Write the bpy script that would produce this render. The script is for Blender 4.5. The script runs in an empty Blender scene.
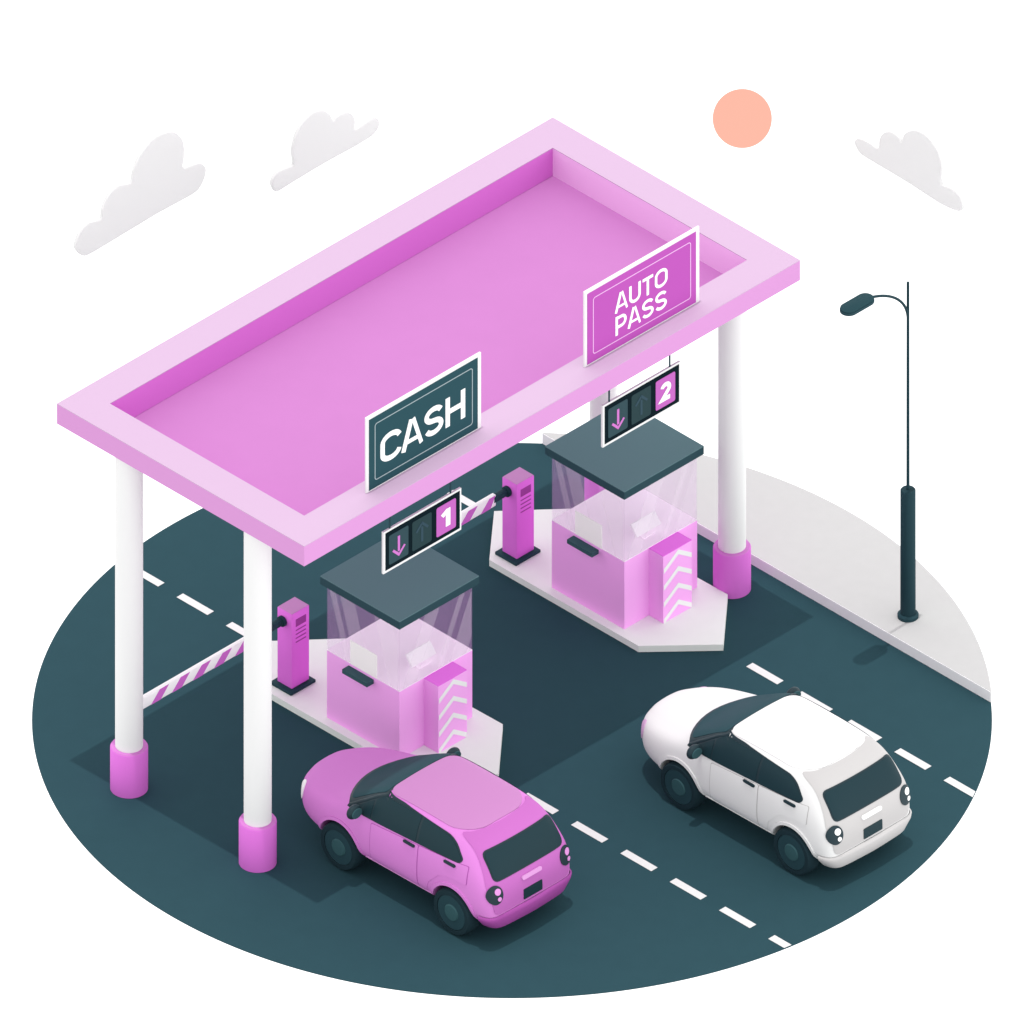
import bpy, bmesh, math
from mathutils import Vector, Matrix
from mathutils.bvhtree import BVHTree
from mathutils.geometry import delaunay_2d_cdt

SC = bpy.context.scene
COL = SC.collection
PI = math.pi

# ------------------------------------------------------------------ materials
def mat(name, rgb, rough=0.7, spec=0.15, noise=0.0, nscale=6.0, metal=0.0):
    m = bpy.data.materials.new(name)
    m.use_nodes = True
    nt = m.node_tree
    b = nt.nodes['Principled BSDF']
    b.inputs['Base Color'].default_value = (*rgb, 1)
    b.inputs['Roughness'].default_value = rough
    b.inputs['Specular IOR Level'].default_value = spec
    b.inputs['Metallic'].default_value = metal
    if noise > 0:
        tc = nt.nodes.new('ShaderNodeTexCoord')
        n = nt.nodes.new('ShaderNodeTexNoise')
        n.inputs['Scale'].default_value = nscale
        n.inputs['Detail'].default_value = 5
        r = nt.nodes.new('ShaderNodeMapRange')
        r.inputs['From Min'].default_value = 0.3
        r.inputs['From Max'].default_value = 0.7
        r.inputs['To Min'].default_value = 1 - noise
        r.inputs['To Max'].default_value = 1 + noise
        mx = nt.nodes.new('ShaderNodeVectorMath')
        mx.operation = 'SCALE'
        mx.inputs[0].default_value = rgb
        nt.links.new(tc.outputs['Object'], n.inputs['Vector'])
        nt.links.new(n.outputs['Fac'], r.inputs['Value'])
        nt.links.new(r.outputs['Result'], mx.inputs['Scale'])
        nt.links.new(mx.outputs[0], b.inputs['Base Color'])
    return m

def glass_mat(name, rgb, alpha):
    """thin tinted glass: mostly see-through, a little milky"""
    m = bpy.data.materials.new(name)
    m.use_nodes = True
    nt = m.node_tree
    nt.nodes.clear()
    out = nt.nodes.new('ShaderNodeOutputMaterial')
    tr = nt.nodes.new('ShaderNodeBsdfTransparent')
    di = nt.nodes.new('ShaderNodeBsdfPrincipled')
    di.inputs['Base Color'].default_value = (*rgb, 1)
    di.inputs['Roughness'].default_value = 0.4
    di.inputs['Specular IOR Level'].default_value = 0.2
    mx = nt.nodes.new('ShaderNodeMixShader')
    mx.inputs[0].default_value = alpha
    nt.links.new(tr.outputs[0], mx.inputs[1])
    nt.links.new(di.outputs[0], mx.inputs[2])
    nt.links.new(mx.outputs[0], out.inputs[0])
    return m

def glow_mat(name, rgb, s=1.0):
    m = bpy.data.materials.new(name)
    m.use_nodes = True
    b = m.node_tree.nodes['Principled BSDF']
    b.inputs['Base Color'].default_value = (0, 0, 0, 1)
    b.inputs['Specular IOR Level'].default_value = 0
    b.inputs['Emission Color'].default_value = (*rgb, 1)
    b.inputs['Emission Strength'].default_value = s
    return m

M = dict(
    road=mat('asphalt', (.0215, .058, .072), .9, .05, .02, 3.0),
    paint=mat('road_paint', (.62, .62, .62), .8, .05, .015, 8),
    pave=mat('pavement_concrete', (.44, .44, .44), .9, .05, .012, 5),
    island=mat('island_concrete', (.785, .825, .785), .9, .05, .01, 5),
    fascia=mat('pink_fascia', (.53, .24, .505)),
    coping=mat('pale_pink_coping', (.465, .325, .465)),
    deck=mat('pink_roof_deck', (.43, .16, .41), .8, .1, .01, 2),
    shaded_wall=mat('shaded_magenta_wall', (.60, .16, .57)),  # tray wall with its shade painted in as deeper pink
    parapet=mat('pale_parapet_board', (.82, .485, .79)),
    column=mat('white_column_paint', (.69, .69, .69), .7, .05),
    sleeve=mat('magenta_sleeve', (.58, .14, .56)),
    sleevetop=mat('pink_sleeve_cap', (.55, .18, .52)),
    frame=mat('white_frame', (.68, .68, .68)),
    arm_white=mat('barrier_arm_white', (.90, .90, .90)),
    kerb=mat('kerb_stone', (.92, .92, .92), .9, .05),
    fine_line=mat('fine_border_line', (.30, .36, .38)),
    fine_pink=mat('fine_pink_border_line', (.66, .40, .65)),
    teal=mat('teal_sign_panel', (.018, .058, .072), .7, .05),
    magenta=mat('magenta_sign_panel', (.385, .073, .365), .7, .05),
    letter=mat('white_lettering', (.82, .82, .82)),
    navy=mat('dark_display_board', (.004, .011, .015), .8, .02),
    cell=mat('teal_display_cell', (.020, .051, .062)),
    cell_off=mat('unlit_display_cell', (.011, .034, .039)),
    arrow_off=mat('unlit_arrow', (.022, .052, .072)),
    cell_on=mat('magenta_display_cell', (.42, .10, .40)),
    arrow_on=mat('magenta_arrow', (.50, .15, .48)),
    booth=mat('booth_pink_panel', (.90, .41, .865)),
    counter=mat('booth_pale_counter', (.95, .84, .94)),
    crash=mat('crash_box_magenta_cap', (.80, .17, .77)),
    roof=mat('booth_roof_teal', (.10, .185, .20), .8, .1),
    rooftrim=mat('booth_roof_dark_trim', (.022, .056, .070), .8, .1),
    tray=mat('dark_tray', (.035, .085, .10), .6, .1),
    glass=glass_mat('booth_glass', (.72, .38, .78), .075),
    glint=glass_mat('booth_glint_stripe', (.92, .82, .92), .15),  # pale bands that imitate reflections on the booth glass
    hatch=glass_mat('service_hatch_glass', (.95, .96, .92), .62),
    post=mat('barrier_magenta', (.74, .165, .71)),
    post_slot=mat('barrier_slot', (.30, .045, .28)),
    dark=mat('dark_teal_metal', (.018, .048, .060), .6, .06),
    pole=mat('lamp_dark_metal', (.014, .038, .048), .6, .05),
    lamp_top=mat('lamp_head_teal', (.016, .045, .055), .6, .03),
    car_glass=mat('car_glass', (.011, .030, .038), .4, .08),
    wind_glass=mat('windscreen_glass', (.020, .056, .068), .5, .02),
    car_trim=mat('car_black_trim', (.010, .026, .034), .5, .2),
    tyre=mat('tyre_rubber', (.010, .026, .034), .8, .1),
    rim=mat('wheel_rim', (.018, .048, .060), .6, .08),
    hub=mat('wheel_hub', (.030, .08, .09), .6, .08),
    sun=glow_mat('sun_glow', (1.0, .51, .394)),
)

def cloud_mat():
    """soft vapour: scatters what falls on it to both sides"""
    m = bpy.data.materials.new('cloud_vapour')
    m.use_nodes = True
    nt = m.node_tree
    nt.nodes.clear()
    out = nt.nodes.new('ShaderNodeOutputMaterial')
    d = nt.nodes.new('ShaderNodeBsdfDiffuse')
    t = nt.nodes.new('ShaderNodeBsdfTranslucent')
    mx = nt.nodes.new('ShaderNodeMixShader')
    for n in (d, t):
        n.inputs['Color'].default_value = (.77, .77, .77, 1)
    nt.links.new(d.outputs[0], mx.inputs[1])
    nt.links.new(t.outputs[0], mx.inputs[2])
    nt.links.new(mx.outputs[0], out.inputs[0])
    return m
M['cloud'] = cloud_mat()

# ------------------------------------------------------------------ mesh helpers
def link(name, bm, m, parent=None, smooth=False, loc=None):
    bmesh.ops.recalc_face_normals(bm, faces=bm.faces[:])
    me = bpy.data.meshes.new(name)
    bm.to_mesh(me)
    bm.free()
    if m is not None:
        me.materials.append(m)
    if smooth:
        for p in me.polygons:
            p.use_smooth = True
    o = bpy.data.objects.new(name, me)
    COL.objects.link(o)
    if parent is not None:
        o.parent = parent
    if loc is not None:
        o.location = loc
    return o

def auto_smooth(o, ang=40):
    me = o.data
    for p in me.polygons:
        p.use_smooth = True
    me.set_sharp_from_angle(angle=math.radians(ang))

def box(bm, x0, x1, y0, y1, z0, z1, bev=0.0, seg=2):
    r = bmesh.ops.create_cube(bm, size=1)
    vs = r['verts']
    for v in vs:
        v.co = Vector((x0 + (v.co.x + .5) * (x1 - x0), y0 + (v.co.y + .5) * (y1 - y0), z0 + (v.co.z + .5) * (z1 - z0)))
    if bev > 0:
        es = list({e for v in vs for e in v.link_edges})
        bmesh.ops.bevel(bm, geom=es, offset=bev, segments=seg, affect='EDGES', profile=.5)

def prism(bm, pts, d, bev=0.0, seg=2):
    """pts: list of 3D points of a planar polygon, extruded by vector d"""
    vs = [bm.verts.new(p) for p in pts]
    f = bm.faces.new(vs)
    r = bmesh.ops.extrude_face_region(bm, geom=[f])
    nv = [g for g in r['geom'] if isinstance(g, bmesh.types.BMVert)]
    bmesh.ops.translate(bm, verts=nv, vec=d)
    if bev > 0:
        es = list({e for v in vs + nv for e in v.link_edges})
        bmesh.ops.bevel(bm, geom=es, offset=bev, segments=seg, affect='EDGES', profile=.5)

def lathe(bm, prof, axis='Z', n=48, c=(0, 0, 0)):
    """prof: (r, h) list; closed with caps when r == 0"""
    rings = []
    for r, h in prof:
        if r < 1e-6:
            p = {'Z': (0, 0, h), 'Y': (0, h, 0), 'X': (h, 0, 0)}[axis]
            rings.append([bm.verts.new(Vector(p) + Vector(c))])
        else:
            ring = []
            for i in range(n):
                a = 2 * PI * i / n
                p, q = r * math.cos(a), r * math.sin(a)
                co = {'Z': (p, q, h), 'Y': (p, h, q), 'X': (h, p, q)}[axis]
                ring.append(bm.verts.new(Vector(co) + Vector(c)))
            rings.append(ring)
    for a, b in zip(rings, rings[1:]):
        if len(a) == 1 and len(b) == 1:
            continue
        for i in range(n):
            j = (i + 1) % n
            if len(a) == 1:
                bm.faces.new((a[0], b[i], b[j]))
            elif len(b) == 1:
                bm.faces.new((a[i], a[j], b[0]))
            else:
                bm.faces.new((a[i], a[j], b[j], b[i]))

def tube(bm, path, r, n=12):
    rings = []
    for i, p in enumerate(path):
        p = Vector(p)
        t = (Vector(path[min(i + 1, len(path) - 1)]) - Vector(path[max(i - 1, 0)])).normalized()
        u = t.cross(Vector((1, 0, 0)))
        if u.length < 1e-3:
            u = t.cross(Vector((0, 1, 0)))
        u.normalize()
        w = t.cross(u)
        rings.append([bm.verts.new(p + (u * math.cos(2 * PI * k / n) + w * math.sin(2 * PI * k / n)) * r) for k in range(n)])
    for a, b in zip(rings, rings[1:]):
        for k in range(n):
            bm.faces.new((a[k], a[(k + 1) % n], b[(k + 1) % n], b[k]))
    bm.faces.new(rings[0])
    bm.faces.new(rings[-1])

def thing(name, label, cat, loc=(0, 0, 0), group=None):
    o = bpy.data.objects.new(name, None)
    o.empty_display_size = .2
    COL.objects.link(o)
    o.location = loc
    tag(o, label, cat, group)
    return o

def tag(o, label, cat, group=None):
    o['label'] = label
    o['category'] = cat
    if group:
        o['group'] = group

def struct(o):
    o['kind'] = 'structure'
    return o

def kids(o):
    return [c for c in bpy.data.objects if c.parent == o]

def copy_tree(o, parent=None):
    c = o.copy()
    COL.objects.link(c)
    c.parent = parent
    for ch in kids(o):
        copy_tree(ch, c)
    return c

def pbox(name, m, parent, *dims, bev=0.0, seg=2):
    bm = bmesh.new()
    box(bm, *dims, bev=bev, seg=seg)
    o = link(name, bm, m, parent)
    if bev:
        auto_smooth(o, 50)
    return o

def rrect(x0, x1, y0, y1, r, n=6):
    """rounded rectangle in 2D; r a number or four radii (x1y1, x0y1, x0y0, x1y0)"""
    rr = r if isinstance(r, (tuple, list)) else (r,) * 4
    pts = []
    for (cx, cy, a0), q in zip(((x1, y1, 0), (x0, y1, PI / 2), (x0, y0, PI), (x1, y0, 3 * PI / 2)), rr):
        sx = -1 if cx == x1 else 1
        sy = -1 if cy == y1 else 1
        for i in range(n + 1):
            a = a0 + PI / 2 * i / n
            pts.append((cx + sx * q + q * math.cos(a), cy + sy * q + q * math.sin(a)))
    return pts

def arc(cx, cy, rx, ry, a0, a1, n=20):
    return [(cx + rx * math.cos(math.radians(a0 + (a1 - a0) * i / n)), cy + ry * math.sin(math.radians(a0 + (a1 - a0) * i / n))) for i in range(n + 1)]
H_ = .095     # half the width of a pen stroke, the capitals being 1 high
GLYPHS = {   # advance width, pen strokes
    'C': (.82, [arc(.44, .68, .345, .225, 12, 180, 16)[:-1] + [(.095, .5)] + arc(.44, .32, .345, .225, 180, 348, 16)[1:]]),
    'A': (.92, [[(.095, 0), (.42, 1.0)], [(.825, 0), (.50, 1.0)], [(.22, .27), (.70, .27)]]),
    'S': (.78, [arc(.39, .705, .295, .20, 20, 180, 14) + arc(.39, .705, .295, .20, 190, 262, 6) + arc(.39, .295, .295, .20, 82, 0, 8)[1:] + arc(.39, .295, .295, .20, -10, -160, 14)]),
    'H': (.82, [[(.10, 0), (.10, 1)], [(.72, 0), (.72, 1)], [(.15, .5), (.67, .5)]]),
    'U': (.80, [[(.10, 1), (.10, .36)] + arc(.40, .36, .30, .265, 180, 360, 18)[1:] + [(.70, 1)]]),
    'T': (.74, [[(.03, .905), (.71, .905)], [(.37, 0), (.37, .87)]]),
    'O': (.86, ['closed', arc(.43, .66, .335, .245, 0, 180, 16) + arc(.43, .34, .335, .245, 180, 360, 16)]),
    'P': (.76, [[(.10, 0), (.10, 1)], [(.12, .905), (.42, .905)] + arc(.42, .66, .245, .245, 90, -90, 14)[1:] + [(.12, .415)]]),
    '1': (.50, [[(.34, 0), (.34, 1)], [(.02, .70), (.34, .92)]]),
    '2': (.72, [arc(.36, .68, .25, .225, 165, -30, 16) + [(.115, .10), (.66, .095)]]),
}
def ribbon(b, pts, h, closed, tr, z0, z1):
    n = len(pts)
    P = [Vector(p) for p in pts]
    L, Rr = [], []
    for i in range(n):
        a = P[i - 1] if (i > 0 or closed) else None
        c = P[(i + 1) % n] if (i < n - 1 or closed) else None
        d1 = (P[i] - a).normalized() if a is not None else (c - P[i]).normalized()
        d2 = (c - P[i]).normalized() if c is not None else d1
        n1, n2 = Vector((-d1.y, d1.x)), Vector((-d2.y, d2.x))
        m = (n1 + n2).normalized()
        k = h / max(.35, m.dot(n1))
        L.append(P[i] + m * k)
        Rr.append(P[i] - m * k)
    V = [[b.verts.new(tr(q, z)) for q in Q] for Q in (L, Rr) for z in (z0, z1)]
    l0, l1, r0, r1 = V
    for i in range(n if closed else n - 1):
        j = (i + 1) % n
        b.faces.new((l1[i], l1[j], r1[j], r1[i]))
        b.faces.new((l0[i], r0[i], r0[j], l0[j]))
        b.faces.new((l0[i], l0[j], l1[j], l1[i]))
        b.faces.new((r0[i], r1[i], r1[j], r0[j]))
    if not closed:
        for i in (0, n - 1):
            b.faces.new((l0[i], l1[i], r1[i], r0[i]))

def text_mesh(name, lines, m, parent, x, yc, zc, cap, widths, gap=.12, depth=.006, pitch=1.2, pen=H_):
    """block capitals standing in the y-z plane and facing +x"""
    b = bmesh.new()
    nl = len(lines)
    for li, line in enumerate(lines):
        total = sum(GLYPHS[c][0] for c in line) + gap * (len(line) - 1) - .05 * sum('A' in q for q in zip(line, line[1:]))
        sx = widths[li] / total
        zb = zc + ((nl - 1) / 2 - li) * pitch * cap - cap / 2
        cur = 0
        for c in line:
            w, strokes = GLYPHS[c]
            closed = False
            lev = 0
            for st in strokes:
                if st == 'closed':
                    closed = True
                    continue
                pts = st
                if closed:
                    pts = [p for i, p in enumerate(st) if (Vector(p) - Vector(st[i - 1])).length > 1e-4]
                hh = pen * (.8 if c == 'A' and lev else 1)
                ribbon(b, pts, hh, closed, lambda q, z, cur=cur: Vector((x + z, yc - widths[li] / 2 + (cur + q.x) * sx, zb + q.y * cap)), -.002, depth - .0012 * lev)
                lev += 1
            nx = line[line.index(c) + 1:line.index(c) + 2]
            cur += w + gap - (.05 if 'A' in (c, nx) else 0)
    return link(name, b, m, parent)

# ------------------------------------------------------------------ the setting
R = 7.0
KERB_Y = 5.255
bm = bmesh.new()
lathe(bm, [(0, -.02), (R, -.02), (R, 0), (0, 0)], n=256)
road = struct(link('road', bm, M['road']))

def arc_segment(y0, z0, z1, rr, inset=0.0, n=96):
    a0 = math.asin(y0 / rr)
    pts = []
    for i in range(n + 1):
        a = a0 + (PI - 2 * a0) * i / n
        pts.append(Vector((rr * math.cos(a), rr * math.sin(a), z0)))
    b = bmesh.new()
    prism(b, pts, Vector((0, 0, z1 - z0)))
    return b
pave = struct(link('pavement', arc_segment(KERB_Y, .004, .19, R + .004), M['pave']))

b = bmesh.new()
kx = math.sqrt(R * R - KERB_Y ** 2) - .004
box(b, -kx, kx, KERB_Y - .010, KERB_Y - .001, .004, .186)
struct(link('kerb', b, M['kerb']))

def lane_line(y, xs, half=.318, w=.066):
    b = bmesh.new()
    for xc in xs:
        x0, x1 = xc - half, xc + half
        # a dash that meets the rim of the road is cut along it
        pts = []
        for xx, yy in ((x0, y - w), (x1, y - w), (x1, y + w), (x0, y + w)):
            lim = math.sqrt((R - .004) ** 2 - yy * yy)
            pts.append((max(-lim, min(lim, xx)), yy, .004))
        prism(b, [Vector(p) for p in pts], Vector((0, 0, .004)))
    struct(link('lane_line', b, M['paint'], road))
lane_line(-1.205, [4.84 + 1.017 * k for k in range(-3, 3)] + [-4.31 - 1.017 * k for k in range(3)])
lane_line(3.43, [1.785 + 1.017 * k for k in range(0, 5)] + [-4.39 - 1.017 * k for k in range(2)])

def island(cx, cy):
    b = bmesh.new()
    pts = [(-3.80, 0), (-2.98, -.92), (.096, -.92), (.945, -.02), (.095, .92), (-3.03, .86)]
    prism(b, [Vector((cx + x, cy + y, .004)) for x, y in pts], Vector((0, 0, .111)))
    struct(link('traffic_island', b, M['island']))
LANES = (-1.205, 3.432)
for ly in LANES:
    island(0, ly)

# ------------------------------------------------------------------ canopy
X0, X1, Y0, Y1 = -3.945, 1.155, -5.44, 4.785
ZB, ZT = 6.04, 6.40
RIM = .525
canopy = thing('toll_canopy', 'huge pink flat toll canopy on four white columns with magenta feet', 'canopy', (-1.4, -.33, 0))
CO = Vector((1.4, .33, 0))
def cbox(name, m, x0, x1, y0, y1, z0, z1, parent=canopy):
    return pbox(name, m, parent, x0 + 1.4, x1 + 1.4, y0 + .33, y1 + .33, z0, z1)
b = bmesh.new()
lx, ly_ = 1.4, .33
def ring(b, xo0, xo1, yo0, yo1, w, z0, z1):
    for (x0, x1, y0, y1) in ((xo0, xo1, yo0, yo0 + w), (xo0, xo1, yo1 - w, yo1), (xo0, xo0 + w, yo0 + w, yo1 - w), (xo1 - w, xo1, yo0 + w, yo1 - w)):
        box(b, x0 + lx, x1 + lx, y0 + ly_, y1 + ly_, z0, z1)
def frame_mesh(b, x0, x1, y0, y1, w, z0, z1):
    """one closed mitred rectangular ring"""
    loops = []
    for (q, z) in ((0, z0), (0, z1), (w, z1), (w, z0)):
        loops.append([b.verts.new((x + lx, y + ly_, z)) for x, y in ((x0 + q, y0 + q), (x1 - q, y0 + q), (x1 - q, y1 - q), (x0 + q, y1 - q))])
    for k in range(4):
        A, B = loops[k], loops[(k + 1) % 4]
        for i in range(4):
            j = (i + 1) % 4
            b.faces.new((A[i], A[j], B[j], B[i]))
frame_mesh(b, X0, X1, Y0, Y1, RIM, ZB, ZT - .012)
link('fascia', b, M['fascia'], canopy)
b = bmesh.new()
frame_mesh(b, X0, X1, Y0, Y1, RIM + .021, ZT - .012, ZT)
link('coping', b, M['coping'], canopy)
ZD = 5.90
cbox('roof_deck', M['deck'], X0 + RIM, X1 - RIM, Y0 + RIM, Y1 - RIM, ZD - .08, ZD)
# inner tray boards, light painted in: magenta where shaded, pale where lit
cbox('shaded_parapet', M['shaded_wall'], X0 + RIM, X0 + RIM + .02, Y0 + RIM, Y1 - RIM, ZD, ZT - .012)
cbox('parapet_board', M['parapet'], X0 + RIM + .02, X1 - RIM - .02, Y1 - RIM - .02, Y1 - RIM, ZD, ZT - .012)
cbox('parapet_board', M['parapet'], X0 + RIM + .02, X1 - RIM - .02, Y0 + RIM, Y0 + RIM + .02, ZD, ZT - .012)
cbox('parapet_board', M['parapet'], X1 - RIM - .02, X1 - RIM, Y0 + RIM, Y1 - RIM, ZD, ZT - .012)

def column(x, y):
    b = bmesh.new()
    lathe(b, [(0, .5), (.204, .5), (.204, ZB), (0, ZB)], c=(x + lx, y + ly_, 0), n=64)
    c = link('column', b, M['column'], canopy)
    auto_smooth(c)
    b = bmesh.new()
    lathe(b, [(0, .004), (.277, .004), (.277, .74), (.268, .752), (0, .752)], c=(x + lx, y + ly_, 0), n=64)
    s = link('base_sleeve', b, M['sleeve'], c)
    auto_smooth(s)
    b = bmesh.new()
    lathe(b, [(.205, .752), (.266, .752), (.262, .764), (.205, .764)], c=(x + lx, y + ly_, 0), n=64)
    s = link('sleeve_cap', b, M['sleevetop'], c)
    auto_smooth(s)
for cx in (-2.735, -.083):
    for cy in (-5.16, 4.62):
        column(cx, cy)

# ------------------------------------------------------------------ big signs on the canopy
def sign(label, yc, panel_m, lines, cap, widths, pen):
    W, H = 2.37, 1.345
    t = thing('sign_board', label, 'sign', (.86, yc + .012, ZT), 'name signs standing on the canopy edge')
    b = bmesh.new()
    box(b, -.035, 0, -W / 2, W / 2, 0, H, bev=.008)
    f = link('frame', b, M['frame'], t)
    pbox('panel', panel_m, t, 0, .006, -W / 2 + .052, W / 2 - .078, .028, H - .055)
    # thin inner outline with rounded corners
    b = bmesh.new()
    A = rrect(-W / 2 + .165, W / 2 - .185, .155, H - .175, .05)
    B = rrect(-W / 2 + .179, W / 2 - .199, .169, H - .189, .037)
    n = len(A)
    va = [b.verts.new((.009, p, q)) for p, q in A]
    vb = [b.verts.new((.009, p, q)) for p, q in B]
    fs = [b.faces.new((va[i], va[(i + 1) % n], vb[(i + 1) % n], vb[i])) for i in range(n)]
    r = bmesh.ops.extrude_face_region(b, geom=fs)
    bmesh.ops.translate(b, verts=[g for g in r['geom'] if isinstance(g, bmesh.types.BMVert)], vec=(-.003, 0, 0))
    link('border_line', b, M['fine_line'] if panel_m == M['teal'] else M['fine_pink'], t)
    text_mesh('lettering', lines, M['letter'], t, .006, -.03, H / 2 - .05, cap, widths, gap=.07, pen=pen)
    return t
sign('dark teal sign board reading CASH on the front edge of the canopy', -2.69, M['teal'], ['CASH'], .515, [1.76], .086)
sign('magenta sign board reading AUTO PASS on the front edge of the canopy', 1.81, M['magenta'], ['AUTO', 'PASS'], .335, [1.10, 1.07], .075)

# ------------------------------------------------------------------ lane displays hanging under the canopy
def arrow(b, x, yc, zc, s, up):
    d = 1 if up else -1
    t = .022 * s
    pts = [(-t, -.17), (t, -.17), (t, .10), (-t, .10)]
    prism(b, [Vector((x, yc + p, zc + d * q)) for p, q in pts], Vector((.004, 0, 0)))
    for sg in (-1, 1):
        h = [(0, .19), (0, .19 - .06), (sg * .105, .19 - .06 - .105), (sg * .135, .19 - .135 - .005)]
        prism(b, [Vector((x + .0012 + .001 * sg, yc + p, zc + d * q)) for p, q in h], Vector((.004, 0, 0)))
def display(label, y0, num):
    W, H = 1.605, .745
    t = thing('lane_display', label, 'display', (.86, y0 + .025, 4.785), 'lane displays hanging under the canopy')
    pbox('frame', M['frame'], t, -.035, 0, 0, W, 0, H)
    pbox('board', M['navy'], t, 0, .006, .04, W - .035, .045, H - .035)
    cw, ch, z0 = .40, .52, .115
    for k, yy in enumerate((.105, .585, 1.085)):
        b = bmesh.new()
        prism(b, [Vector((.006, p, q)) for p, q in rrect(yy, yy + cw, z0, z0 + ch, .03)], Vector((.005, 0, 0)))
        c = link('display_cell', b, (M['cell'], M['cell_off'], M['cell_on'])[k], t)
        if k < 2:
            b = bmesh.new()
            arrow(b, .011, yy + cw / 2, z0 + ch / 2, 1.0, k == 1)
            link('arrow', b, (M['arrow_on'], M['arrow_off'])[k], c)
        else:
            text_mesh('number', [num], M['letter'], c, .011, yy + cw / 2, z0 + ch / 2, .31, [.19 if num == '1' else .215], depth=.005, pen=.12)
    for yy in (.15, 1.40):
        b = bmesh.new()
        tube(b, [(-.018, yy, H - .002), (-.018, yy, ZB - 4.785 - .001)], .014)
        link('hanger_rod', b, M['dark'], t)
display('hanging lane display with a down arrow and the number 1', -3.536, '1')
display('hanging lane display with a down arrow and the number 2', .985, '2')

# ------------------------------------------------------------------ toll booths
def pane_stripes(b, w, z0, z1, spec, place):
    """slanted reflections painted on a pane; spec: (start, width, slant)"""
    for s, wd, sl in spec:
        poly = [(s, z0), (s + wd, z0), (s + wd + sl, z1), (s + sl, z1)]
        # clip to 0..w
        def clip(poly, lim, keep_low):
            out = []
            for i in range(len(poly)):
                p, q = poly[i], poly[(i + 1) % len(poly)]
                inp = (p[0] <= lim) if keep_low else (p[0] >= lim)
                inq = (q[0] <= lim) if keep_low else (q[0] >= lim)
                if inp:
                    out.append(p)
                if inp != inq:
                    f = (lim - p[0]) / (q[0] - p[0])
                    out.append((lim, p[1] + f * (q[1] - p[1])))
            return out
        poly = clip(clip(poly, w - .02, True), .02, False)
        if len(poly) > 2:
            b.faces.new([b.verts.new(place(u, z)) for u, z in poly])

def booth(label, cy):
    BX0, BX1, H0, H1, H2, H3 = -1.84, -.345, .115, 1.325, 2.495, 2.64
    hw = .75
    ox = -1.09
    t = thing('toll_booth', label, 'toll booth', (ox, cy, H0), 'toll booths')
    x0, x1 = BX0 - ox, BX1 - ox
    z1, z2, z3 = H1 - H0, H2 - H0, H3 - H0
    pbox('base_wall', M['booth'], t, x0, x1, -hw, hw, 0, z1 - .012)
    pbox('counter', M['counter'], t, x0, x1, -hw, hw, z1 - .012, z1)
    # four panes
    g = .012
    front = pbox('glass_pane', M['glass'], t, x0 + g, x1 - g, -hw, -hw + g, z1, z2)
    side = pbox('glass_pane', M['glass'], t, x1 - g, x1, -hw, hw, z1, z2)
    pbox('glass_pane', M['glass'], t, x0 + g, x1 - g, hw - g, hw, z1, z2)
    pbox('glass_pane', M['glass'], t, x0, x0 + g, -hw, hw, z1, z2)
    b = bmesh.new()
    pane_stripes(b, x1 - x0, z1 + .01, z2 - .01, [(.38, .13, -.34), (.60, .30, -.34), (1.30, .4, -.34)], lambda u, z: (x0 + u, -hw - .003, z))
    link('glint_stripe', b, M['glint'], front)
    b = bmesh.new()
    pane_stripes(b, 2 * hw, z1 + .01, z2 - .01, [(.05, .30, .5), (.75, .12, .5), (1.02, .36, .5)], lambda u, z: (x1 + .003, -hw + u, z))
    link('glint_stripe', b, M['glint'], side)
    # service hatch over the cash tray
    pbox('service_hatch', M['hatch'], t, -.26, .29, -hw - .012, -hw - .004, z1 + .002, z1 + .42)
    pbox('cash_tray', M['tray'], t, -.30, .215, -hw - .14, -hw, z1 - .125, z1 - .055)
    # roof
    o = .07
    rf = pbox('roof', M['roof'], t, x0 - o, x1 + o, -hw - o, hw + o, z3 - .012, z3)
    pbox('edge_trim', M['rooftrim'], rf, x0 - o, x1 + o, -hw - o, hw + o, z2, z3 - .012)
    # crash box with chevrons
    cy0, cy1, cx1 = -.245, .345, x1 + .295
    cb = pbox('crash_box', M['booth'], t, x1, cx1, cy0, cy1, 0, z1 - .022)
    pbox('cap', M['crash'], cb, x1, cx1, cy0, cy1, z1 - .022, z1 - .01)
    b = bmesh.new()
    ym = (cy0 + cy1) / 2 + .015
    zt = z1 - .01
    for k in range(4):
        a = zt - .03 - .298 * k
        th, dr = .085, .205
        for sgn, ye in ((-1, cy0 + .012), (1, cy1 - .006)):
            d = dr * abs(ye - ym) / ((cy1 - cy0) / 2)
            prism(b, [Vector((cx1 + .001, ym, a)), Vector((cx1 + .001, ym, a - th)), Vector((cx1 + .001, ye, a - th - d)), Vector((cx1 + .001, ye, a - d))], Vector((.004, 0, 0)))
    link('chevron_stripes', b, M['letter'], cb)
    return t
booth('pink glazed toll booth under the lane display numbered 1', LANES[0] - .02)
booth('pink glazed toll booth under the lane display numbered 2', LANES[1] - .02)

def terminal(label, cy):
    t = thing('cash_terminal', label, 'terminal', (-.57, cy, 1.325), 'terminals on the booth counters')
    # a sloping screen slab on a stand and foot
    pbox('foot', M['counter'], t, -.16, .04, -.12, .12, 0, .025, bev=.008)
    b = bmesh.new()
    prism(b, [Vector((.03, -.25, .10)), Vector((.03, .25, .10)), Vector((-.10, .25, .27)), Vector((-.10, -.25, .27))], Vector((-.03, 0, -.022)), bev=.006)
    link('screen', b, M['letter'], t)
    b = bmesh.new()
    prism(b, [Vector((-.09, -.06, .02)), Vector((-.09, .06, .02)), Vector((-.07, .06, .20)), Vector((-.07, -.06, .20))], Vector((.025, 0, 0)))
    link('stand', b, M['counter'], t)
terminal('pale pink sloping terminal inside the booth of lane 1', LANES[0] - .06)
terminal('pale pink sloping terminal inside the booth of lane 2', LANES[1] - .06)

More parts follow.
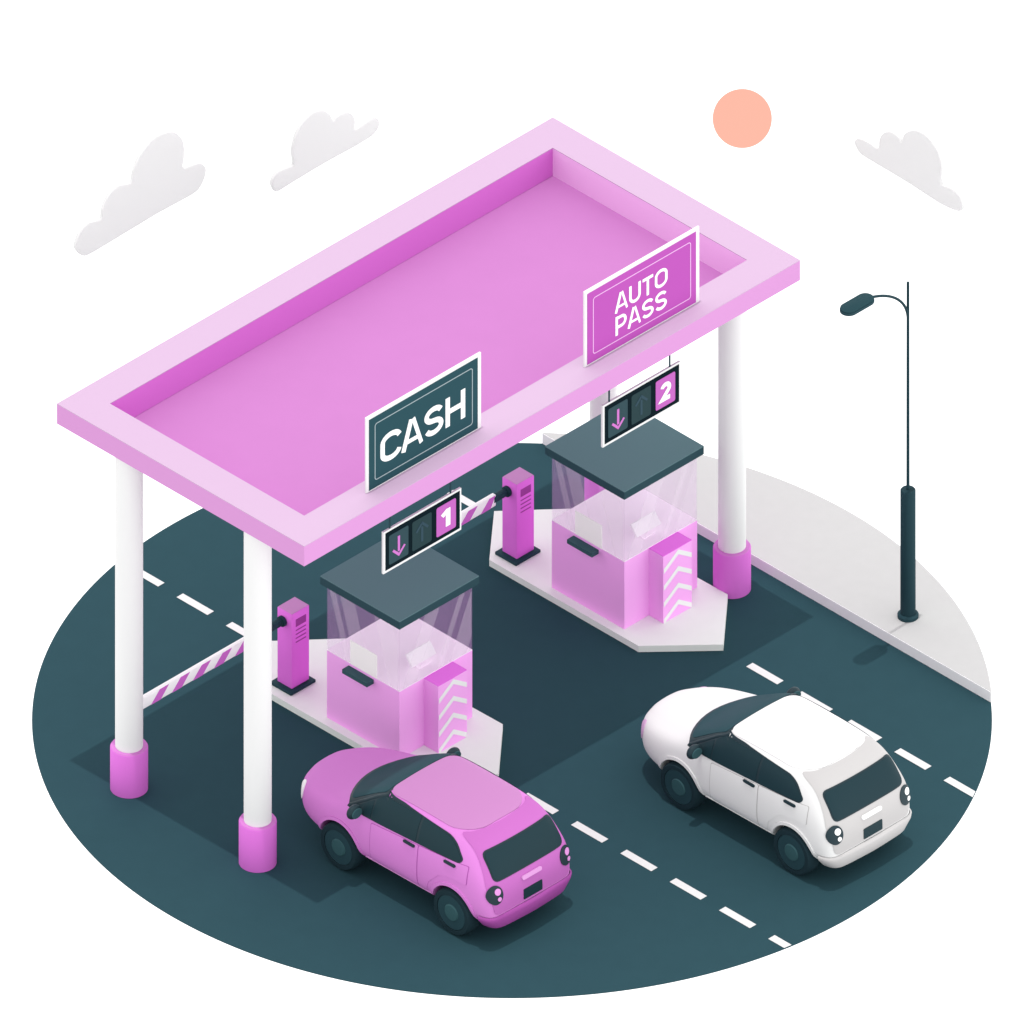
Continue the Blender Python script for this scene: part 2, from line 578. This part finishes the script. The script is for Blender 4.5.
# ------------------------------------------------------------------ barrier gates
def barrier():
    t = thing('barrier_gate', '', 'barrier', (-2.80, 0, .115), 'barrier gates')
    pbox('base_plate', M['dark'], t, -.22, .215, -.265, .245, 0, .048, bev=.006)
    cab = pbox('cabinet', M['post'], t, -.155, .145, -.18, .18, .048, 1.372, bev=.01)
    pbox('cabinet_top', M['fascia'], cab, -.147, .137, -.172, .172, 1.372, 1.378)
    x = .145
    pbox('screen', M['post_slot'], cab, x, x + .004, -.10, .11, 1.12, 1.25)
    b = bmesh.new()
    for k in range(4):
        z = 1.055 - .07 * k
        box(b, x, x + .004, -.10, .11, z - .009, z + .009)
    link('slots', b, M['post_slot'], cab)
    b = bmesh.new()
    lathe(b, [(0, -.05), (.085, -.05), (.085, -.012), (.075, 0), (0, 0)], axis='Y', c=(-.03, -.18, 1.19), n=32)
    piv = link('pivot', b, M['dark'], t)
    auto_smooth(piv)
    pbox('rod', M['dark'], piv, -.075, .005, -.50, -.19, 1.135, 1.245, bev=.01)
    zc = 1.175
    arm = pbox('arm', M['arm_white'], t, -.07, .0, -3.38, -.46, zc - .10, zc + .10, bev=.012)
    b = bmesh.new()
    y = -.638
    while y > -3.2:
        pts = [(y - .14, zc - .097), (y + .06, zc - .097), (min(y + .23, -.475), zc + .09), (y + .04, zc + .09)]
        prism(b, [Vector((-.001, p, q)) for p, q in pts], Vector((.004, 0, 0)))
        prism(b, [Vector((-.073, p, q)) for p, q in pts], Vector((.004, 0, 0)))
        y -= .432
    link('stripes', b, M['sleeve'], arm)
    return t
g0 = barrier()
g0.location.y = LANES[0] - .50
g0['label'] = 'magenta barrier gate with striped arm lowered beside the booth of lane 1'
g1 = copy_tree(g0)
g1.location.y = LANES[1] - .50
g1['label'] = 'magenta barrier gate with striped arm lowered beside the booth of lane 2'

# ------------------------------------------------------------------ street lamp
lamp = thing('street_lamp', 'dark teal street lamp with a curved arm standing on the pavement', 'street lamp', (2.425, 5.74, .19))
b = bmesh.new()
lathe(b, [(0, 0), (.155, 0), (.155, .05), (.13, .075), (0, .075)])
auto_smooth(link('base', b, M['dark'], lamp))
b = bmesh.new()
lathe(b, [(0, .07), (.112, .07), (.112, 2.26), (.10, 2.275), (0, 2.275)])
auto_smooth(link('post', b, M['pole'], lamp))
b = bmesh.new()
lathe(b, [(0, 2.27), (.024, 2.27), (.021, 5.97), (0, 5.985)], n=24)
auto_smooth(link('pole', b, M['pole'], lamp))
b = bmesh.new()
T_ = math.radians(66)
tube(b, [(0, -.76 * (1 - math.cos(T_ * i / 16)) / (1 - math.cos(T_)), 5.30 + .78 * math.sin(T_ * i / 16) / math.sin(T_)) for i in range(17)] + [(0, -.83, 6.105)], .021)
auto_smooth(link('arm', b, M['pole'], lamp), 60)
def stadium(l, r, n=16):
    return [(r * math.cos(a), l / 2 + r * math.sin(a)) for a in [PI * i / n for i in range(n + 1)]] + \
           [(r * math.cos(a), -l / 2 + r * math.sin(a)) for a in [PI + PI * i / n for i in range(n + 1)]]
b = bmesh.new()
prism(b, [Vector((p, q - 1.05, 6.06)) for p, q in stadium(.34, .135)], Vector((0, 0, .05)), bev=.012)
hd = link('lamp_head', b, M['dark'], lamp)
auto_smooth(hd, 50)
b = bmesh.new()
prism(b, [Vector((p, q - 1.05, 6.111)) for p, q in stadium(.34, .128)], Vector((0, 0, .022)), bev=.008)
auto_smooth(link('cover', b, M['lamp_top'], hd), 50)

# ------------------------------------------------------------------ cars
# stations along the car from nose (0) to tail: x, z of underside, half widths (low, mid, belt, roof), z (belt, roof edge, roof middle)
ST = [
    (0.02, .46, .34, .39, .36, .24, .80, .88, .91),
    (0.09, .40, .48, .54, .50, .34, .86, .945, .98),
    (0.26, .36, .66, .71, .67, .46, .91, 1.00, 1.035),
    (0.50, .33, .80, .855, .80, .54, .98, 1.055, 1.085),
    (0.90, .33, .90, .93, .88, .62, 1.06, 1.12, 1.155),
    (1.18, .33, .92, .93, .89, .72, 1.10, 1.175, 1.22),
    (1.55, .33, .92, .93, .905, .74, 1.13, 1.40, 1.455),
    (1.98, .33, .92, .93, .91, .725, 1.17, 1.65, 1.69),
    (2.25, .33, .92, .93, .91, .725, 1.19, 1.685, 1.72),
    (2.65, .33, .92, .93, .91, .725, 1.21, 1.695, 1.73),
    (3.30, .33, .92, .93, .91, .72, 1.27, 1.69, 1.72),
    (3.78, .33, .92, .93, .90, .71, 1.29, 1.65, 1.68),
    (4.04, .33, .905, .92, .875, .70, 1.22, 1.45, 1.475),
    (4.22, .34, .86, .885, .84, .68, 1.06, 1.16, 1.18),
    (4.30, .36, .76, .80, .76, .58, .86, .95, .96),
    (4.32, .42, .62, .66, .62, .45, .70, .76, .77),
]
CX = 2.15
def body_bmesh():
    b = bmesh.new()
    rings = []
    for (x, zb, wl, wm, wb, wt, zbelt, zt, zc) in ST:
        zm = zb + (zbelt - zb) * .5
        half = [(0, zb), (wl * .72, zb), (wl, zb + (zbelt - zb) * .16), (wm, zm), (wb, zbelt), (wt + .04 * (zt > zbelt + .3), zt - .03), (wt * .80, zt + .3 * (zc - zt)), (0, zc)]
        ring_pts = half + [(-y, z) for y, z in half[-2:0:-1]]
        rings.append([b.verts.new((x - CX, y, z)) for y, z in ring_pts])
    n = len(rings[0])
    for A, B in zip(rings, rings[1:]):
        for i in range(n):
            j = (i + 1) % n
            b.faces.new((A[i], A[j], B[j], B[i]))
    b.faces.new(rings[0])
    b.faces.new(list(reversed(rings[-1])))
    bmesh.ops.recalc_face_normals(b, faces=b.faces[:])
    return b

def evaluated_mesh(o):
    bpy.context.view_layer.update()
    dg = bpy.context.evaluated_depsgraph_get()
    return bpy.data.meshes.new_from_object(o.evaluated_get(dg))

WHEELS = (1.25, 3.58)
def build_body():
    b = body_bmesh()
    o = link('body', b, None)
    s = o.modifiers.new('s', 'SUBSURF')
    s.levels = s.render_levels = 3
    me = evaluated_mesh(o)
    bv = bmesh.new()
    bv.from_mesh(me)
    bvh = BVHTree.FromBMesh(bv)
    bv.free()
    # wheel arches
    bc = bmesh.new()
    for wx in WHEELS:
        for sg in (-1, 1):
            lathe(bc, [(0, sg * .55), (.425, sg * .55), (.425, sg * 1.2), (0, sg * 1.2)], axis='Y', c=(wx - CX, 0, .40), n=48)
    cut = link('cutter', bc, None)
    m = o.modifiers.new('b', 'BOOLEAN')
    m.operation = 'DIFFERENCE'
    m.object = cut
    m.solver = 'EXACT'
    me2 = evaluated_mesh(o)
    bpy.data.objects.remove(cut)
    bpy.data.objects.remove(o)
    return me2, bvh

def densify(poly, step):
    out = []
    for i in range(len(poly)):
        p, q = Vector(poly[i]), Vector(poly[(i + 1) % len(poly)])
        k = max(1, int((q - p).length / step))
        for j in range(k):
            out.append(p.lerp(q, j / k))
    return out

def inside(poly, p):
    c = False
    for i in range(len(poly)):
        a, d = poly[i], poly[i - 1]
        if (a[1] > p[1]) != (d[1] > p[1]) and p[0] < (d[0] - a[0]) * (p[1] - a[1]) / (d[1] - a[1]) + a[0]:
            c = not c
    return c

def round_poly(pts, r, n=5):
    out = []
    N = len(pts)
    for i in range(N):
        p = Vector(pts[i]); a = Vector(pts[i - 1]); c = Vector(pts[(i + 1) % N])
        rr = r[i] if isinstance(r, (list, tuple)) else r
        da, dc = (a - p), (c - p)
        k = min(rr, da.length * .48, dc.length * .48)
        s, e = p + da.normalized() * k, p + dc.normalized() * k
        for j in range(n + 1):
            t = j / n
            out.append(s * (1 - t) ** 2 + p * 2 * t * (1 - t) + e * t * t)
    return out

def patch(name, m, parent, bvh, poly, place, direction, off, step=.05, depth=.03):
    """a panel that follows the body: 2D outline carried onto the body along a direction, raised by off"""
    pts = densify(poly, step)
    nb = len(pts)
    xs = [p[0] for p in pts]; ys = [p[1] for p in pts]
    grid = []
    g = step
    nx, ny = int((max(xs) - min(xs)) / g), int((max(ys) - min(ys)) / g)
    for i in range(1, nx + 1):
        for j in range(1, ny + 1):
            q = Vector((min(xs) + i * g, min(ys) + j * g))
            if inside(pts, q) and min((q - p).length for p in pts) > g * .45:
                grid.append(q)
    vs, es, fs, *_ = delaunay_2d_cdt(pts + grid, [(i, (i + 1) % nb) for i in range(nb)], [], 1, 1e-5)
    d = Vector(direction).normalized()
    b = bmesh.new()
    bvs, nrm = [], []
    for v in vs:
        o = Vector(place(v[0], v[1])) - d * 6
        hit, no, _, _ = bvh.ray_cast(o, d)
        if hit is None:
            hit, no, _, _ = bvh.find_nearest(Vector(place(v[0], v[1])))
        if no.dot(d) > 0:
            no = -no
        bvs.append(b.verts.new(hit + no * off))
        nrm.append(no)
    for f in fs:
        try:
            b.faces.new([bvs[i] for i in f])
        except ValueError:
            pass
    b.verts.index_update()
    edge = [e for e in b.edges if len(e.link_faces) == 1]
    idx = {v: i for i, v in enumerate(bvs)}
    low = {}
    for e in edge:
        for v in e.verts:
            if v not in low:
                low[v] = b.verts.new(v.co - nrm[idx[v]] * depth)
    for e in edge:
        p, q = e.verts
        b.faces.new((p, q, low[q], low[p]))
    bmesh.ops.recalc_face_normals(b, faces=b.faces[:])
    me = bpy.data.meshes.new(name)
    b.to_mesh(me)
    b.free()
    me.materials.append(m)
    o = bpy.data.objects.new(name, me)
    COL.objects.link(o)
    o.parent = parent
    for p in me.polygons:
        p.use_smooth = True
    me.set_sharp_from_angle(angle=math.radians(45))
    # let the face point outwards
    return o

def circle2(cx, cy, rx, ry, n=28):
    return [(cx + rx * math.cos(2 * PI * i / n), cy + ry * math.sin(2 * PI * i / n)) for i in range(n)]

BODY_ME, BVH = build_body()

def car(label, loc, P):
    """P: dict of materials for body, roof, seam, bumper, headlight, lamp dots, badge"""
    t = thing('car', label, 'car', loc, 'cars queuing at the booths')
    me = BODY_ME.copy()
    me.materials.clear()
    me.materials.append(P['body'])
    for p in me.polygons:
        p.use_smooth = True
        p.material_index = 0
    me.set_sharp_from_angle(angle=math.radians(40))
    body = bpy.data.objects.new('body', me)
    COL.objects.link(body)
    body.parent = t
    def pt(name, m, parent, poly, view, off, step=.05, depth=.03):
        if view in ('left', 'right'):
            s = -1 if view == 'left' else 1
            return patch(name, m, parent, BVH, poly, lambda u, v: (u - CX, 0, v), (0, -s, 0), off, step, depth)
        if view == 'top':
            return patch(name, m, parent, BVH, poly, lambda u, v: (u - CX, v, 1.0), (0, 0, -1), off, step, depth)
        if view == 'rear':
            return patch(name, m, parent, BVH, poly, lambda u, v: (0, u, v), (-1, 0, 0), off, step, depth)
        if view == 'front':
            return patch(name, m, parent, BVH, poly, lambda u, v: (0, u, v), (1, 0, 0), off, step, depth)
    # roof skin
    pt('roof', P['roof'], t, rrect(2.01, 3.68, -.675, .675, (.42, .20, .20, .42)), 'top', .012, .06)
    # windscreen
    def bow(x, y, k):
        return x + k * y * y
    base = [(bow(1.03, y, .50), y) for y in [-.84 + 1.68 * i / 12 for i in range(13)]]
    outer = base + [(1.75, .825), (1.95, .792), (2.10, .772), (2.12, .745), (2.04, .71), (2.04, -.71), (2.12, -.745), (2.10, -.772), (1.95, -.792), (1.75, -.825)]
    inner = [(bow(1.085, y, .50), y) for y in [-.755 + 1.51 * i / 12 for i in range(13)]] + [(2.00, .67), (2.00, -.67)]
    fr = pt('windscreen', M['car_trim'], t, round_poly(outer, .02, 3), 'top', .010, .035)
    pt('glass', M['wind_glass'], fr, round_poly(inner, .05, 3), 'top', .016)
    # tailgate skin: shade of the rear painted as a deeper body colour
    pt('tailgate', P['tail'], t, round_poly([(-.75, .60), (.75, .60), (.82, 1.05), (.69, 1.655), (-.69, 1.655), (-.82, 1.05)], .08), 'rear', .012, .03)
    # rear screen
    o_ = round_poly([(-.70, 1.105), (.74, 1.105), (.72, 1.51), (-.68, 1.51)], .10)
    i_ = round_poly([(-.68, 1.125), (.72, 1.125), (.70, 1.49), (-.66, 1.49)], .09)
    rs = pt('rear_screen', M['car_trim'], t, o_, 'rear', .018, .04)
    pt('glass', M['car_glass'], rs, i_, 'rear', .024, .04)
    for side in ('left', 'right'):
        s = -1 if side == 'left' else 1
        fo = round_poly([(1.34, 1.135), (1.38, 1.21), (1.90, 1.59), (2.05, 1.64), (2.4, 1.648), (3.40, 1.60), (3.57, 1.54), (3.75, 1.36), (3.69, 1.285)], [.02, .02, .03, .02, .05, .08, .10, .08, .06])
        w = pt('side_window', M['car_trim'], t, fo, side, .006)
        for q, rr in (([(1.45, 1.165), (1.86, 1.46), (1.86, 1.18)], .02),
                      ([(1.90, 1.18), (1.90, 1.49), (2.06, 1.60), (2.80, 1.625), (2.80, 1.238)], .03),
                      ([(2.85, 1.24), (2.85, 1.625), (3.40, 1.575), (3.54, 1.52), (3.715, 1.36), (3.67, 1.31)], [.02, .02, .05, .10, .06, .05])):
            pt('glass', M['car_glass'], w, round_poly(q, rr, 3), side, .012)
        # dark front pillar between windscreen and side glass
        path = []
        for k in range(12):
            f = k / 11
            q = Vector((1.38 + .68 * f - CX, s * (.86 - .13 * f), 1.20 + .475 * f))
            hit, no, _, _ = BVH.find_nearest(q)
            path.append(hit - no * .012)
        b = bmesh.new()
        tube(b, path, .036, 10)
        auto_smooth(link('pillar', b, M['car_trim'], t), 60)
        # doors: a shadow gap under a raised skin
        for poly, hx, hz in (([(1.90, .46), (2.86, .46), (2.86, 1.21), (1.90, 1.125)], 2.69, 1.165),
                         ([(2.88, .46), (3.02, .46), (3.10, .70), (3.32, .93), (3.60, 1.0), (3.86, 1.0), (3.86, 1.30), (2.88, 1.212)], 3.52, 1.215)):
            grown = [(Vector(p) + (Vector(p) - Vector((sum(a[0] for a in poly) / len(poly), sum(a[1] for a in poly) / len(poly)))).normalized() * .014) for p in poly]
            d = pt('door', P['body'], t, round_poly(poly, .03, 3), side, .008)
            pt('door_seal', P['seam'], d, round_poly(grown, .03, 3), side, .004)
            pt('handle', M['car_trim'], d, rrect(hx - .115, hx + .115, hz - .022, hz + .022, .02, 3), side, .03)
        # arch lips
        for wx in WHEELS:
            lip = [(wx + .48 * math.cos(a), .40 + .48 * math.sin(a)) for a in [PI * i / 24 for i in range(25)]] + \
                  [(wx + .428 * math.cos(a), .40 + .428 * math.sin(a)) for a in [PI - PI * i / 24 for i in range(25)]]
            pt('wheel_arch', P['body'], t, lip, side, .016)
        # sill strip
        pt('sill', P['trim'], t, rrect(1.72, 3.10, .385, .445, .02, 3), side, .02)
        # mirror
        b = bmesh.new()
        bmesh.ops.create_uvsphere(b, u_segments=24, v_segments=12, radius=1)
        for v in b.verts:
            v.co = Vector((v.co.x * .075 + 1.66 - CX, s * 1.02 + v.co.y * .135, 1.27 + v.co.z * .115))
        mi = link('mirror', b, M['car_trim'], t, smooth=True)
        b = bmesh.new()
        prism(b, [Vector((1.715 - CX, s * 1.02 + p, 1.27 + q)) for p, q in circle2(0, 0, .10, .082)], Vector((.02, 0, 0)), bev=.006)
        link('mirror_glass', b, M['hub'], mi)
        b = bmesh.new()
        tube(b, [(1.66 - CX, s * .86, 1.18), (1.66 - CX, s * .99, 1.22)], .03)
        link('mirror_arm', b, M['car_trim'], mi)
        # head lamp on the front corner
        ang = math.radians(35)
        dirv = Vector((math.cos(ang), -s * math.sin(ang), 0))
        side_v = Vector((-s * dirv.y, s * dirv.x, 0))
        patch('headlight', P['head'], t, BVH, circle2(0, 0, .11, .15),
              lambda u, v, dv=dirv, sv=side_v, s=s: Vector((.22 - CX, s * .62, .76 + v)) + sv * u, dirv, .014, .04)
        # tail lamp cluster
        tl = pt('taillight', M['car_trim'], t, circle2(s * .715, .93, .125, .145), 'rear', .026, .03)
        for (dy, dz, r) in ((.035, .045, .05), (.045, -.07, .033)):
            pt('lamp', P['dot'], tl, circle2(s * .715 + dy, .93 + dz, r, r, 20), 'rear', .034, .03)
    # tailgate handle, number plate
    pt('tailgate_handle', P['badge'], t, rrect(-.20, .20, .955, 1.015, .028, 4), 'rear', .036)
    pt('number_plate', M['car_glass'], t, rrect(-.19, .19, .625, .80, .015, 3), 'rear', .022)
    # rear bumper that wraps round the corners
    b = bmesh.new()
    rows = ((.33, .02), (.345, .045), (.50, .05), (.56, .045), (.575, .015))
    loops = []
    NA = 56
    for z, off in rows:
        lp = []
        for i in range(NA + 1):
            # sweep from the left side round the tail to the right side
            f = -1 + 2 * i / NA
            a = f * math.radians(80)
            o = Vector((3.95 - CX, 0, max(z, .40)))
            dv = Vector((math.cos(a), math.sin(a), 0))
            hit, no, _, _ = BVH.ray_cast(o + dv * 3, -dv)
            h = hit + dv * off
            h.z = z
            lp.append(b.verts.new(h))
        loops.append(lp)
    for A, B in zip(loops, loops[1:]):
        for i in range(NA):
            b.faces.new((A[i], A[i + 1], B[i + 1], B[i]))
    bp = link('bumper', b, P['bumper'], t, smooth=True)
    # wheels
    for wx in WHEELS:
        for s in (-1, 1):
            w = bpy.data.objects.new('wheel', None)
            COL.objects.link(w)
            w.parent = t
            w.location = (wx - CX, s * .815, .385)
            k = s
            b = bmesh.new()
            lathe(b, [(.20, -.11 * k), (.35, -.11 * k), (.38, -.085 * k), (.385, 0), (.38, .09 * k), (.355, .125 * k), (.29, .125 * k), (.285, .10 * k), (.20, .10 * k)], axis='Y', n=48)
            auto_smooth(link('tyre', b, M['tyre'], w), 35)
            b = bmesh.new()
            lathe(b, [(0, .0), (.29, .0), (.29, .105 * k), (.275, .118 * k), (.13, .112 * k), (0, .112 * k)], axis='Y', n=48)
            auto_smooth(link('rim', b, M['rim'], w), 35)
            b = bmesh.new()
            lathe(b, [(0, .112 * k), (.14, .112 * k), (.125, .13 * k), (0, .134 * k)], axis='Y', n=32)
            auto_smooth(link('hub_cap', b, M['hub'], w), 35)
    return t

pink = dict(
    body=mat('pink_car_paint', (.56, .19, .54), .55, .05), roof=mat('pink_roof_paint', (.43, .185, .405), .55, .12),
    seam=mat('pink_door_seam', (.36, .085, .35)), bumper=mat('plum_bumper', (.30, .06, .285), .6, .12), trim=mat('pink_sill', (.60, .27, .58)),
    tail=mat('shaded_pink_tailgate', (.42, .12, .40), .55, .05),
    head=mat('clear_headlamp', (.85, .85, .85), .4), dot=mat('pink_tail_lens', (.60, .24, .57), .4), badge=mat('pale_pink_handle', (.58, .27, .56)))
white = dict(
    body=mat('white_car_paint', (.66, .66, .66), .55, .05), roof=mat('white_roof_paint', (.70, .70, .70), .55, .12),
    seam=mat('grey_door_seam', (.40, .39, .39)), bumper=mat('grey_bumper', (.45, .44, .44), .6, .12), trim=mat('white_sill', (.75, .75, .75)),
    tail=mat('shaded_white_tailgate', (.43, .42, .42), .55, .05),
    head=mat('pink_headlamp', (.62, .38, .60), .4), dot=mat('white_tail_lens', (.85, .85, .85), .4), badge=mat('white_handle', (.85, .85, .85)))
car('white hatchback waiting in the lane beside the kerb', (2.05 + CX, 1.06, 0), white)
car('pink hatchback pulling up to the booth of lane 1', (2.05 + CX - 2.43, 1.06 - 4.58, 0), pink)

# ------------------------------------------------------------------ clouds and sun
def catmull(pts, n=4):
    out = []
    N = len(pts)
    for i in range(N):
        p0, p1, p2, p3 = (Vector(pts[(i + k - 1) % N]) for k in range(4))
        for j in range(n):
            t = j / n
            out.append(.5 * (2 * p1 + (p2 - p0) * t + (2 * p0 - 5 * p1 + 4 * p2 - p3) * t * t + (3 * p1 - p0 - 3 * p2 + p3) * t ** 3))
    return out

def cloud(label, outline, loc, along_x):
    """outline: metres along the cloud and up; a puffy slab with rounded rims"""
    b = bmesh.new()
    pts = catmull(outline)
    if along_x:
        prism(b, [Vector((p, 0, q)) for p, q in pts], Vector((0, .06, 0)), bev=.012, seg=2)
    else:
        prism(b, [Vector((0, p, q)) for p, q in pts], Vector((-.06, 0, 0)), bev=.012, seg=2)
    o = link('cloud', b, M['cloud'], None)
    o.location = loc
    tag(o, label, 'cloud', 'clouds')
cloud('large pale grey cloud at far left, with three lobes rising to a tall one', [(0.0, -0.0), (-0.137, 0.175), (-0.137, 0.306), (-0.034, 0.462), (0.137, 0.524), (0.377, 0.464), (0.411, 0.625), (0.548, 0.823), (0.753, 0.88), (0.993, 0.808), (1.061, 1.011), (1.198, 1.209), (1.438, 1.356), (1.711, 1.35), (1.917, 1.235), (2.067, 1.012), (2.088, 0.735), (2.067, 0.537), (2.259, 0.489), (2.43, 0.433), (2.533, 0.305), (2.519, 0.163), (2.43, 0.03), (2.259, -0.033), (1.575, -0.017), (0.89, -0.03), (0.205, -0.043)], (-8.107, -0.734, 4.600), False)
cloud('small pale grey cloud above the long back edge of the canopy', [(0.0, -0.0), (-0.089, 0.116), (-0.103, 0.241), (0.0, 0.338), (0.205, 0.324), (0.342, 0.315), (0.322, 0.533), (0.363, 0.749), (0.479, 0.928), (0.685, 1.033), (0.924, 0.99), (1.095, 0.828), (1.164, 0.675), (1.266, 0.724), (1.438, 0.698), (1.575, 0.57), (1.609, 0.423), (1.595, 0.311), (1.78, 0.308), (1.985, 0.324), (2.088, 0.254), (2.102, 0.117), (1.985, 0.027), (1.677, 0.003), (0.993, 0.019), (0.308, 0.006)], (-7.249, 2.413, 4.600), False)
cloud('pale grey cloud sloping down to the right beyond the sun', [(0.242, -0.141), (0.091, -0.112), (0.0, 0.0), (0.03, 0.083), (0.121, 0.139), (0.302, 0.151), (0.483, 0.147), (0.514, 0.335), (0.604, 0.485), (0.755, 0.576), (0.906, 0.558), (0.967, 0.499), (1.015, 0.654), (1.148, 0.794), (1.329, 0.874), (1.541, 0.849), (1.722, 0.704), (1.8, 0.482), (1.782, 0.169), (1.994, 0.186), (2.163, 0.14), (2.223, 0.013), (2.205, -0.101), (2.084, -0.161), (1.752, -0.197), (1.148, -0.159), (0.544, -0.147)], (-2.172, 9.226, 4.600), True)
SUNPOS = (-3.167, 7.915, 5.200)
b = bmesh.new()
bmesh.ops.create_icosphere(b, subdivisions=5, radius=.432)
s = link('sun', b, M['sun'], None, smooth=True)
s.location = SUNPOS
tag(s, 'round peach orange sun above the right end of the canopy', 'sun')

# ------------------------------------------------------------------ light
w = bpy.data.worlds.new('World')
SC.world = w
w.use_nodes = True
nt = w.node_tree
bg = nt.nodes['Background']
tc = nt.nodes.new('ShaderNodeTexCoord')
sep = nt.nodes.new('ShaderNodeSeparateXYZ')
rg = nt.nodes.new('ShaderNodeMapRange')   # white sky, one side made dimmer to shade faces turned that way
rg.interpolation_type = 'SMOOTHSTEP'
rg.inputs['From Min'].default_value = -1.0
rg.inputs['From Max'].default_value = 0.2
rg.inputs['To Min'].default_value = .88
rg.inputs['To Max'].default_value = 1.3
nt.links.new(tc.outputs['Generated'], sep.inputs[0])
nt.links.new(sep.outputs['Y'], rg.inputs['Value'])
def mth(op, a, b_):
    n = nt.nodes.new('ShaderNodeMath')
    n.operation = op
    for k, v in enumerate((a, b_)):
        if isinstance(v, (int, float)):
            n.inputs[k].default_value = v
        elif v is not None:
            nt.links.new(v, n.inputs[k])
    return n.outputs[0]
# horizon brightened on purpose to light upright faces and things under the canopy
az = mth('ABSOLUTE', sep.outputs['Z'], None)
hz = mth('ADD', mth('MULTIPLY', mth('POWER', mth('SUBTRACT', 1.0, az), 1.5), .9), 1.0)
nt.links.new(mth('MULTIPLY', hz, rg.outputs['Result']), bg.inputs['Color'])
bg.inputs['Strength'].default_value = 1.0
sl = bpy.data.lights.new('Sun', 'SUN')
sl.energy = 1.5
sl.angle = math.radians(.4)
sl.color = (1, .985, .96)
so = bpy.data.objects.new('Sun', sl)
COL.objects.link(so)
so.rotation_euler = (math.radians(1.5), math.radians(-1.0), 0)
so.location = (0, 0, 20)

# ------------------------------------------------------------------ camera
cam = bpy.data.cameras.new('Camera')
cam.type = 'ORTHO'
cam.ortho_scale = 14.93
cam.clip_end = 400
co = bpy.data.objects.new('Camera', cam)
COL.objects.link(co)
tgt = Vector((0, 0, 208 / 56))
co.location = tgt + Vector((1, -1, 1)).normalized() * 60
co.rotation_euler = (tgt - co.location).to_track_quat('-Z', 'Y').to_euler()
SC.camera = co
vs = SC.view_settings
vs.view_transform = 'Standard'
vs.look = 'None'
vs.exposure = 0
vs.gamma = 1
SC.cycles.max_bounces = 8
SC.cycles.transparent_max_bounces = 16
